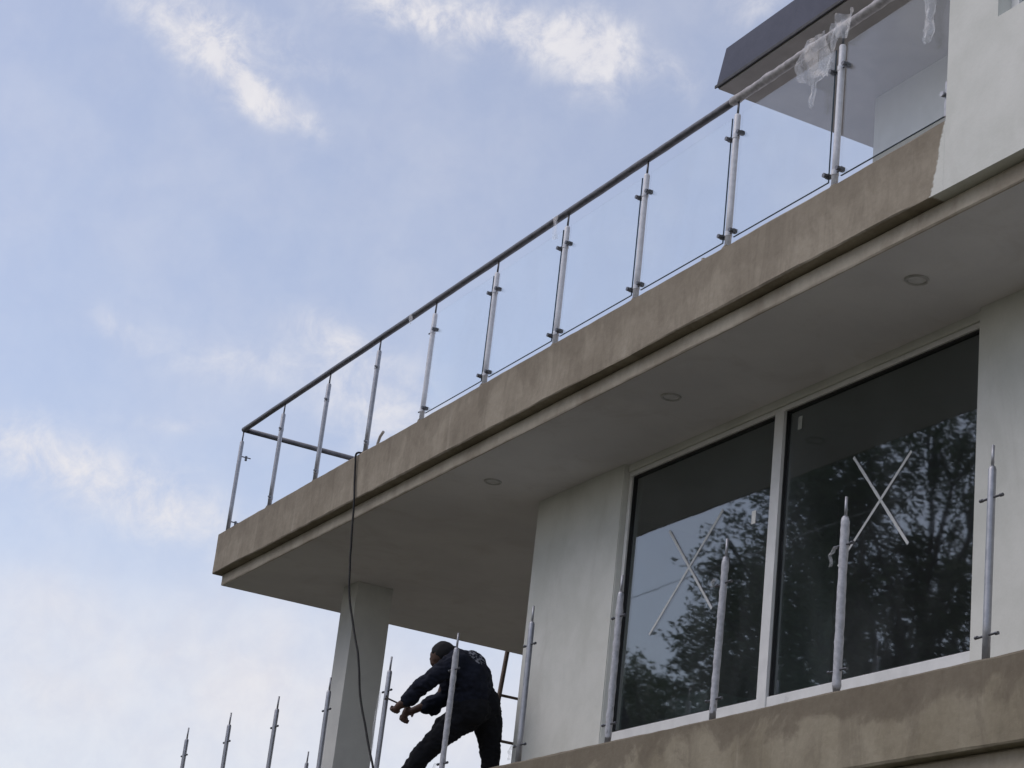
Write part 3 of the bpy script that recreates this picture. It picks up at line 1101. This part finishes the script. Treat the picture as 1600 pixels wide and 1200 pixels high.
blobs('jacket', MAT['jacket'], wk, [
    [(735, 335, 0.0, 92), (790, 385, 0.0, 122), (865, 420, 0.0, 145), (875, 500, 0.0, 172), (890, 600, 0.0, 166), (900, 650, 0.0, 168)],
    [(780, 370, -0.10, 98), (870, 480, -0.07, 150), (890, 620, -0.06, 150)],
    [(780, 370, 0.12, 98), (870, 480, 0.08, 150), (890, 620, 0.06, 150)],
    [(800, 375, -0.10, 95), (720, 400, -0.15, 92), (600, 480, -0.17, 74), (510, 545, -0.16, 66), (430, 625, -0.11, 60), (385, 668, -0.08, 56)],
    [(800, 420, 0.14, 95), (725, 500, 0.18, 84), (690, 620, 0.21, 72), (640, 670, 0.19, 66), (560, 700, 0.14, 58), (530, 720, 0.12, 56)],
    [(600, 740, 0.15, 42), (575, 775, 0.13, 22)],
    [(655, 330, 0.0, 62), (740, 345, 0.0, 86)],
    [(820, 660, -0.06, 120), (985, 660, 0.03, 110)],
], 0.011, 0.021, 2)
blobs('trousers', MAT['trousers'], wk, [
    [(830, 720, -0.05, 148), (832, 790, -0.06, 142)],
    [(980, 700, 0.04, 132), (985, 770, 0.05, 136), (985, 690, 0, 134)],
    [(905, 740, 0.10, 125), (905, 740, -0.12, 130)],
    [(835, 790, -0.06, 132), (720, 880, -0.09, 112), (590, 1000, -0.10, 92), (470, 1130, -0.11, 84), (380, 1270, -0.12, 78), (310, 1400, -0.12, 74)],
    [(995, 780, 0.06, 132), (1015, 900, 0.08, 110), (1030, 1050, 0.10, 88), (1028, 1200, 0.10, 76), (1022, 1400, 0.10, 72)],
    [(640, 850, -0.08, 50), (612, 862, -0.08, 30)],
], 0.011, 0.020, 2)
blobs('cap', MAT['cap'], wk, [
    [(664, 292, 0.0, 90), (688, 305, 0.0, 88)],
    [(604, 276, 0.0, 34), (590, 292, -0.03, 20), (590, 292, 0.03, 20)],
], 0.009, 0.003, 3)
for (fx, fd) in ((285, -0.12), (1015, 0.10)):
    a = zp(fx + 15, 1400, fd)
    a.z = LZ - 0.2 + 0.05
    toe = -RIGHT.copy()
    toe.z = 0
    toe.normalize()
    blobs('boot', MAT['boot'], wk, [[(a - toe * 0.05, 46), (a + toe * 0.06, 46), (a + toe * 0.17 - Vector((0, 0, 0.008)), 40)], [(a, 48), (a + Vector((0, 0, 0.16)), 50)]], 0.012, 0, 2)
grow_all()
# spanner in his hands
bm = bmesh.new()
tube(bm, [tip, tip + tool_ax * 0.20], 0.0095, 10, squash=0.7)
tube(bm, [tip - tool_ax * 0.012, tip + tool_ax * 0.012], 0.019, 12)
tag(obj('spanner', bm, MAT['tool']), 'steel spanner in the worker\'s hands set against the post', 'spanner')

# ------------------------------------------------------------------ loose film on the handrail
def sheet(name, label, mtl, rows, seed, crinkle=0.012, nx=12, ny=26):
    """rows: (z, x_left, x_right) down a hanging piece of film"""
    bm = bmesh.new()
    g = []
    for j in range(ny + 1):
        s = j / ny * (len(rows) - 1)
        i = min(int(s), len(rows) - 2)
        q = s - i
        z = rows[i][0] * (1 - q) + rows[i + 1][0] * q
        xl = rows[i][1] * (1 - q) + rows[i + 1][1] * q
        xr = rows[i][2] * (1 - q) + rows[i + 1][2] * q
        yb = rows[i][3] * (1 - q) + rows[i + 1][3] * q if len(rows[i]) > 3 else -0.035
        line = []
        for k in range(nx + 1):
            u = k / nx
            x = xl + (xr - xl) * u
            nv = noise.noise_vector(Vector((x * 14 + seed, z * 6, 3.3)))
            nf = noise.noise_vector(Vector((x * 40 + seed, z * 18, 1.3)))
            y = yb + crinkle * (2.2 * math.sin(u * 9 + seed) * 0.5 + nv.y * 2.5 + nf.y * 1.2)
            line.append(bm.verts.new((x + nv.x * 0.012 + nf.x * 0.005, min(y, yb + 0.02), z + nv.z * 0.012 + nf.z * 0.004)))
        g.append(line)
    for a, b_ in zip(g, g[1:]):
        for k in range(nx):
            bm.faces.new((a[k], a[k + 1], b_[k + 1], b_[k]))
    o = obj(name, bm, mtl, None, smooth=True)
    return tag(o, label, 'plastic film', 'torn film hanging from the handrail')


sheet('plastic_film', 'large torn film flap hanging left of the second-last glass post', MAT['wrap'],
      [(1.175, 9.93, 10.21, -0.034), (1.10, 9.92, 10.23, -0.046), (1.00, 9.90, 10.28, -0.05), (0.90, 9.97, 10.31, -0.05), (0.84, 10.08, 10.28, -0.05), (0.80, 10.115, 10.19, -0.05), (0.72, 10.12, 10.19, -0.05), (0.64, 10.13, 10.165, -0.05)], 1.0)
sheet('plastic_film', 'narrow film loop hanging against the glass beside the large flap', MAT['wrap'],
      [(1.17, 10.30, 10.42, -0.034), (1.07, 10.27, 10.36, -0.045), (0.97, 10.22, 10.34, -0.048), (0.88, 10.21, 10.33, -0.05), (0.83, 10.24, 10.29, -0.05)], 5.0)
sheet('plastic_film', 'bunched film knotted round the rail above the last post', MAT['wrap'],
      [(1.20, 10.33, 10.50, -0.036), (1.13, 10.32, 10.52, -0.042), (1.06, 10.33, 10.50, -0.045), (1.02, 10.36, 10.46, -0.04)], 9.0, 0.02)
sheet('plastic_film', 'long film strip hanging near the white end wall', MAT['wrap'],
      [(1.16, 11.14, 11.30, -0.036), (1.0, 11.17, 11.31, -0.042), (0.86, 11.19, 11.31, -0.045), (0.74, 11.195, 11.29, -0.045), (0.66, 11.21, 11.30, -0.045), (0.60, 11.22, 11.26, -0.045)], 13.0)
sheet('plastic_film', 'little film tag hanging from the middle of the handrail', MAT['wrap'],
      [(1.155, 6.70, 6.76, -0.033), (1.08, 6.735, 6.775, -0.036), (0.99, 6.75, 6.80, -0.036), (0.93, 6.76, 6.80, -0.036)], 17.0, 0.006, 6, 14)
sheet('plastic_film', 'tiny film scrap on the handrail left of the first glass pane', MAT['wrap'],
      [(1.15, 4.10, 4.17, -0.03), (1.09, 4.11, 4.18, -0.033), (1.05, 4.13, 4.17, -0.033)], 19.0, 0.006, 5, 8)

# ------------------------------------------------------------------ trees across the garden (mirrored in the panes)
MAT['leaf'] = leaf_mat('foliage_dark', (0.04, 0.065, 0.025), (0.085, 0.12, 0.045))
MAT['leaf2'] = leaf_mat('foliage_mid', (0.045, 0.075, 0.035), (0.09, 0.125, 0.055))


def tree(label, base, height, clumps, leaf_n, leaf_s, mtl, seed, trunk_r=0.22):
    rnd = random.Random(seed)
    e = empty('garden_tree', base)
    tag(e, label, 'tree', 'garden trees facing the house')
    bx, by, bz = base
    top = Vector((bx + rnd.uniform(-.4, .4), by + rnd.uniform(-.4, .4), bz + height * 0.62))
    bm = bmesh.new()
    tp = [Vector(base) - Vector((0, 0, 0.2)), Vector(base).lerp(top, 0.35) + Vector((0.15, -0.1, 0)), Vector(base).lerp(top, 0.7) + Vector((-0.1, 0.12, 0)), top]
    tube(bm, tp, [trunk_r * 1.25, trunk_r, trunk_r * 0.7, trunk_r * 0.35], 12)
    for (c, r) in clumps:
        c = Vector(c)
        st = Vector(base).lerp(top, rnd.uniform(0.5, 0.95))
        mid = st.lerp(c, 0.5) + Vector((rnd.uniform(-.3, .3), rnd.uniform(-.3, .3), rnd.uniform(-.1, .4)))
        tube(bm, [st, mid, c], [trunk_r * 0.32, trunk_r * 0.2, trunk_r * 0.06], 7)
        for _ in range(6):
            q = c + Vector((rnd.gauss(0, 1), rnd.gauss(0, 1), rnd.gauss(0, .8))).normalized() * r * 0.9
            tube(bm, [mid.lerp(c, 0.7), c.lerp(q, 0.5) + Vector((0, 0, rnd.uniform(0, .2))), q], [0.03, 0.02, 0.008], 5)
    obj('trunk', bm, MAT['bark'], e)
    rg = np.random.default_rng(seed)
    vol = sum(r ** 2.3 for _, r in clumps)
    tw_c = np.concatenate([np.repeat(np.array([[*c, r]]), max(6, int(leaf_n * r ** 2.3 / vol / 14)), 0) for c, r in clumps])
    nt = len(tw_c)
    unit = lambda a: a / np.linalg.norm(a, axis=-1, keepdims=True)
    d = unit(rg.normal(size=(nt, 3)))
    rr = tw_c[:, 3:] * (0.25 + 0.75 * rg.random((nt, 1)) ** 0.6)
    tw = tw_c[:, :3] + d * rr * np.array([1, 1, 0.8])
    ax = unit(d + rg.uniform((-.6, -.6, -.9), (.6, .6, .2), (nt, 3)))
    ln = rg.uniform(0.3, 0.6, (nt, 1, 1))
    k = (np.arange(14) / 13)[None, :, None]
    p = (tw[:, None, :] + ax[:, None, :] * ln * k + rg.uniform(-.07, .07, (nt, 14, 3))).reshape(-1, 3)
    nl = len(p)
    sz = leaf_s * rg.uniform(0.6, 1.25, (nl, 1))
    a = unit(rg.normal(size=(nl, 3)) * np.array([1, 1, .6]) - np.array([0, 0, .3]))
    b_ = unit(np.cross(a, rg.normal(size=(nl, 3))))
    vv = np.stack([p, p + a * sz * .5 + b_ * sz * .24, p + a * sz, p + a * sz * .5 - b_ * sz * .24], 1).reshape(-1, 3)
    me = bpy.data.meshes.new('crown')
    me.vertices.add(nl * 4)
    me.vertices.foreach_set('co', vv.astype(np.float32).ravel())
    me.loops.add(nl * 4)
    me.loops.foreach_set('vertex_index', np.arange(nl * 4, dtype=np.int32))
    me.polygons.add(nl)
    me.polygons.foreach_set('loop_start', np.arange(nl, dtype=np.int32) * 4)
    me.update(calc_edges=True)
    obj('crown', me, mtl, e)
    return e


def crown_clumps(c, rad, n, r0, r1, seed, flat=0.85):
    rnd = random.Random(seed)
    o_ = []
    for _ in range(n):
        d = Vector((rnd.gauss(0, 1), rnd.gauss(0, 1), rnd.gauss(0, 1))).normalized() * (rnd.random() ** 0.4)
        o_.append(((c[0] + d.x * rad, c[1] + d.y * rad, c[2] + d.z * rad * flat), rnd.uniform(r0, r1)))
    return o_


tree('big broad tree across the garden, mirrored in both panes', (-7.9, -13.3, GZ), 15.0,
     crown_clumps((-7.7, -13.0, 2.6), 3.9, 80, 0.5, 1.15, 11, 1.25), 130000, 0.11, MAT['leaf'], 1, 0.3)
tree('lower tree farther off, mirrored at the left foot of the left pane', (-20.5, -13.6, GZ), 10.0,
     crown_clumps((-19.4, -13.6, 2.2), 3.1, 34, 0.7, 1.2, 12), 45000, 0.12, MAT['leaf2'], 2, 0.2)
tree('loose tree near the road, mirrored in the right pane', (-0.5, -16.5, GZ), 14.0,
     crown_clumps((-0.6, -16.0, 3.0), 3.6, 30, 0.6, 1.1, 13), 30000, 0.105, MAT['leaf'], 3, 0.24)
tree('small tree under the big one, mirrored low in the left pane', (-11.0, -11.4, GZ), 9.0,
     crown_clumps((-10.8, -11.3, 0.7), 2.4, 26, 0.6, 1.0, 14), 36000, 0.10, MAT['leaf2'], 4, 0.16)

# ------------------------------------------------------------------ overhead line on poles, seen only as a mirrored thread in the panes
line = empty('overhead_line', (-26, -8, GZ))
tag(line, 'thin overhead cable on two wooden poles, mirrored as a line across the panes', 'cable')
wa, wb = Vector((-6.28, -8.0, 3.188)), Vector((-0.7, -8.0, 3.302))
dw = (wb - wa) / (wb.x - wa.x)
pa, pb = wa + dw * (-26 - wa.x), wa + dw * (34 - wa.x)
tubeo('wire', simple('bare_aluminium_wire', (0.5, 0.5, 0.5), 0.5), line, [pa, wa, wb, pb], 0.006, 6)
for p in (pa, pb):
    tubeo('pole', MAT['bark'], line, [(p.x, p.y + 0.14, GZ - 0.3), (p.x, p.y + 0.14, p.z + 0.4)], [0.14, 0.10], 12)
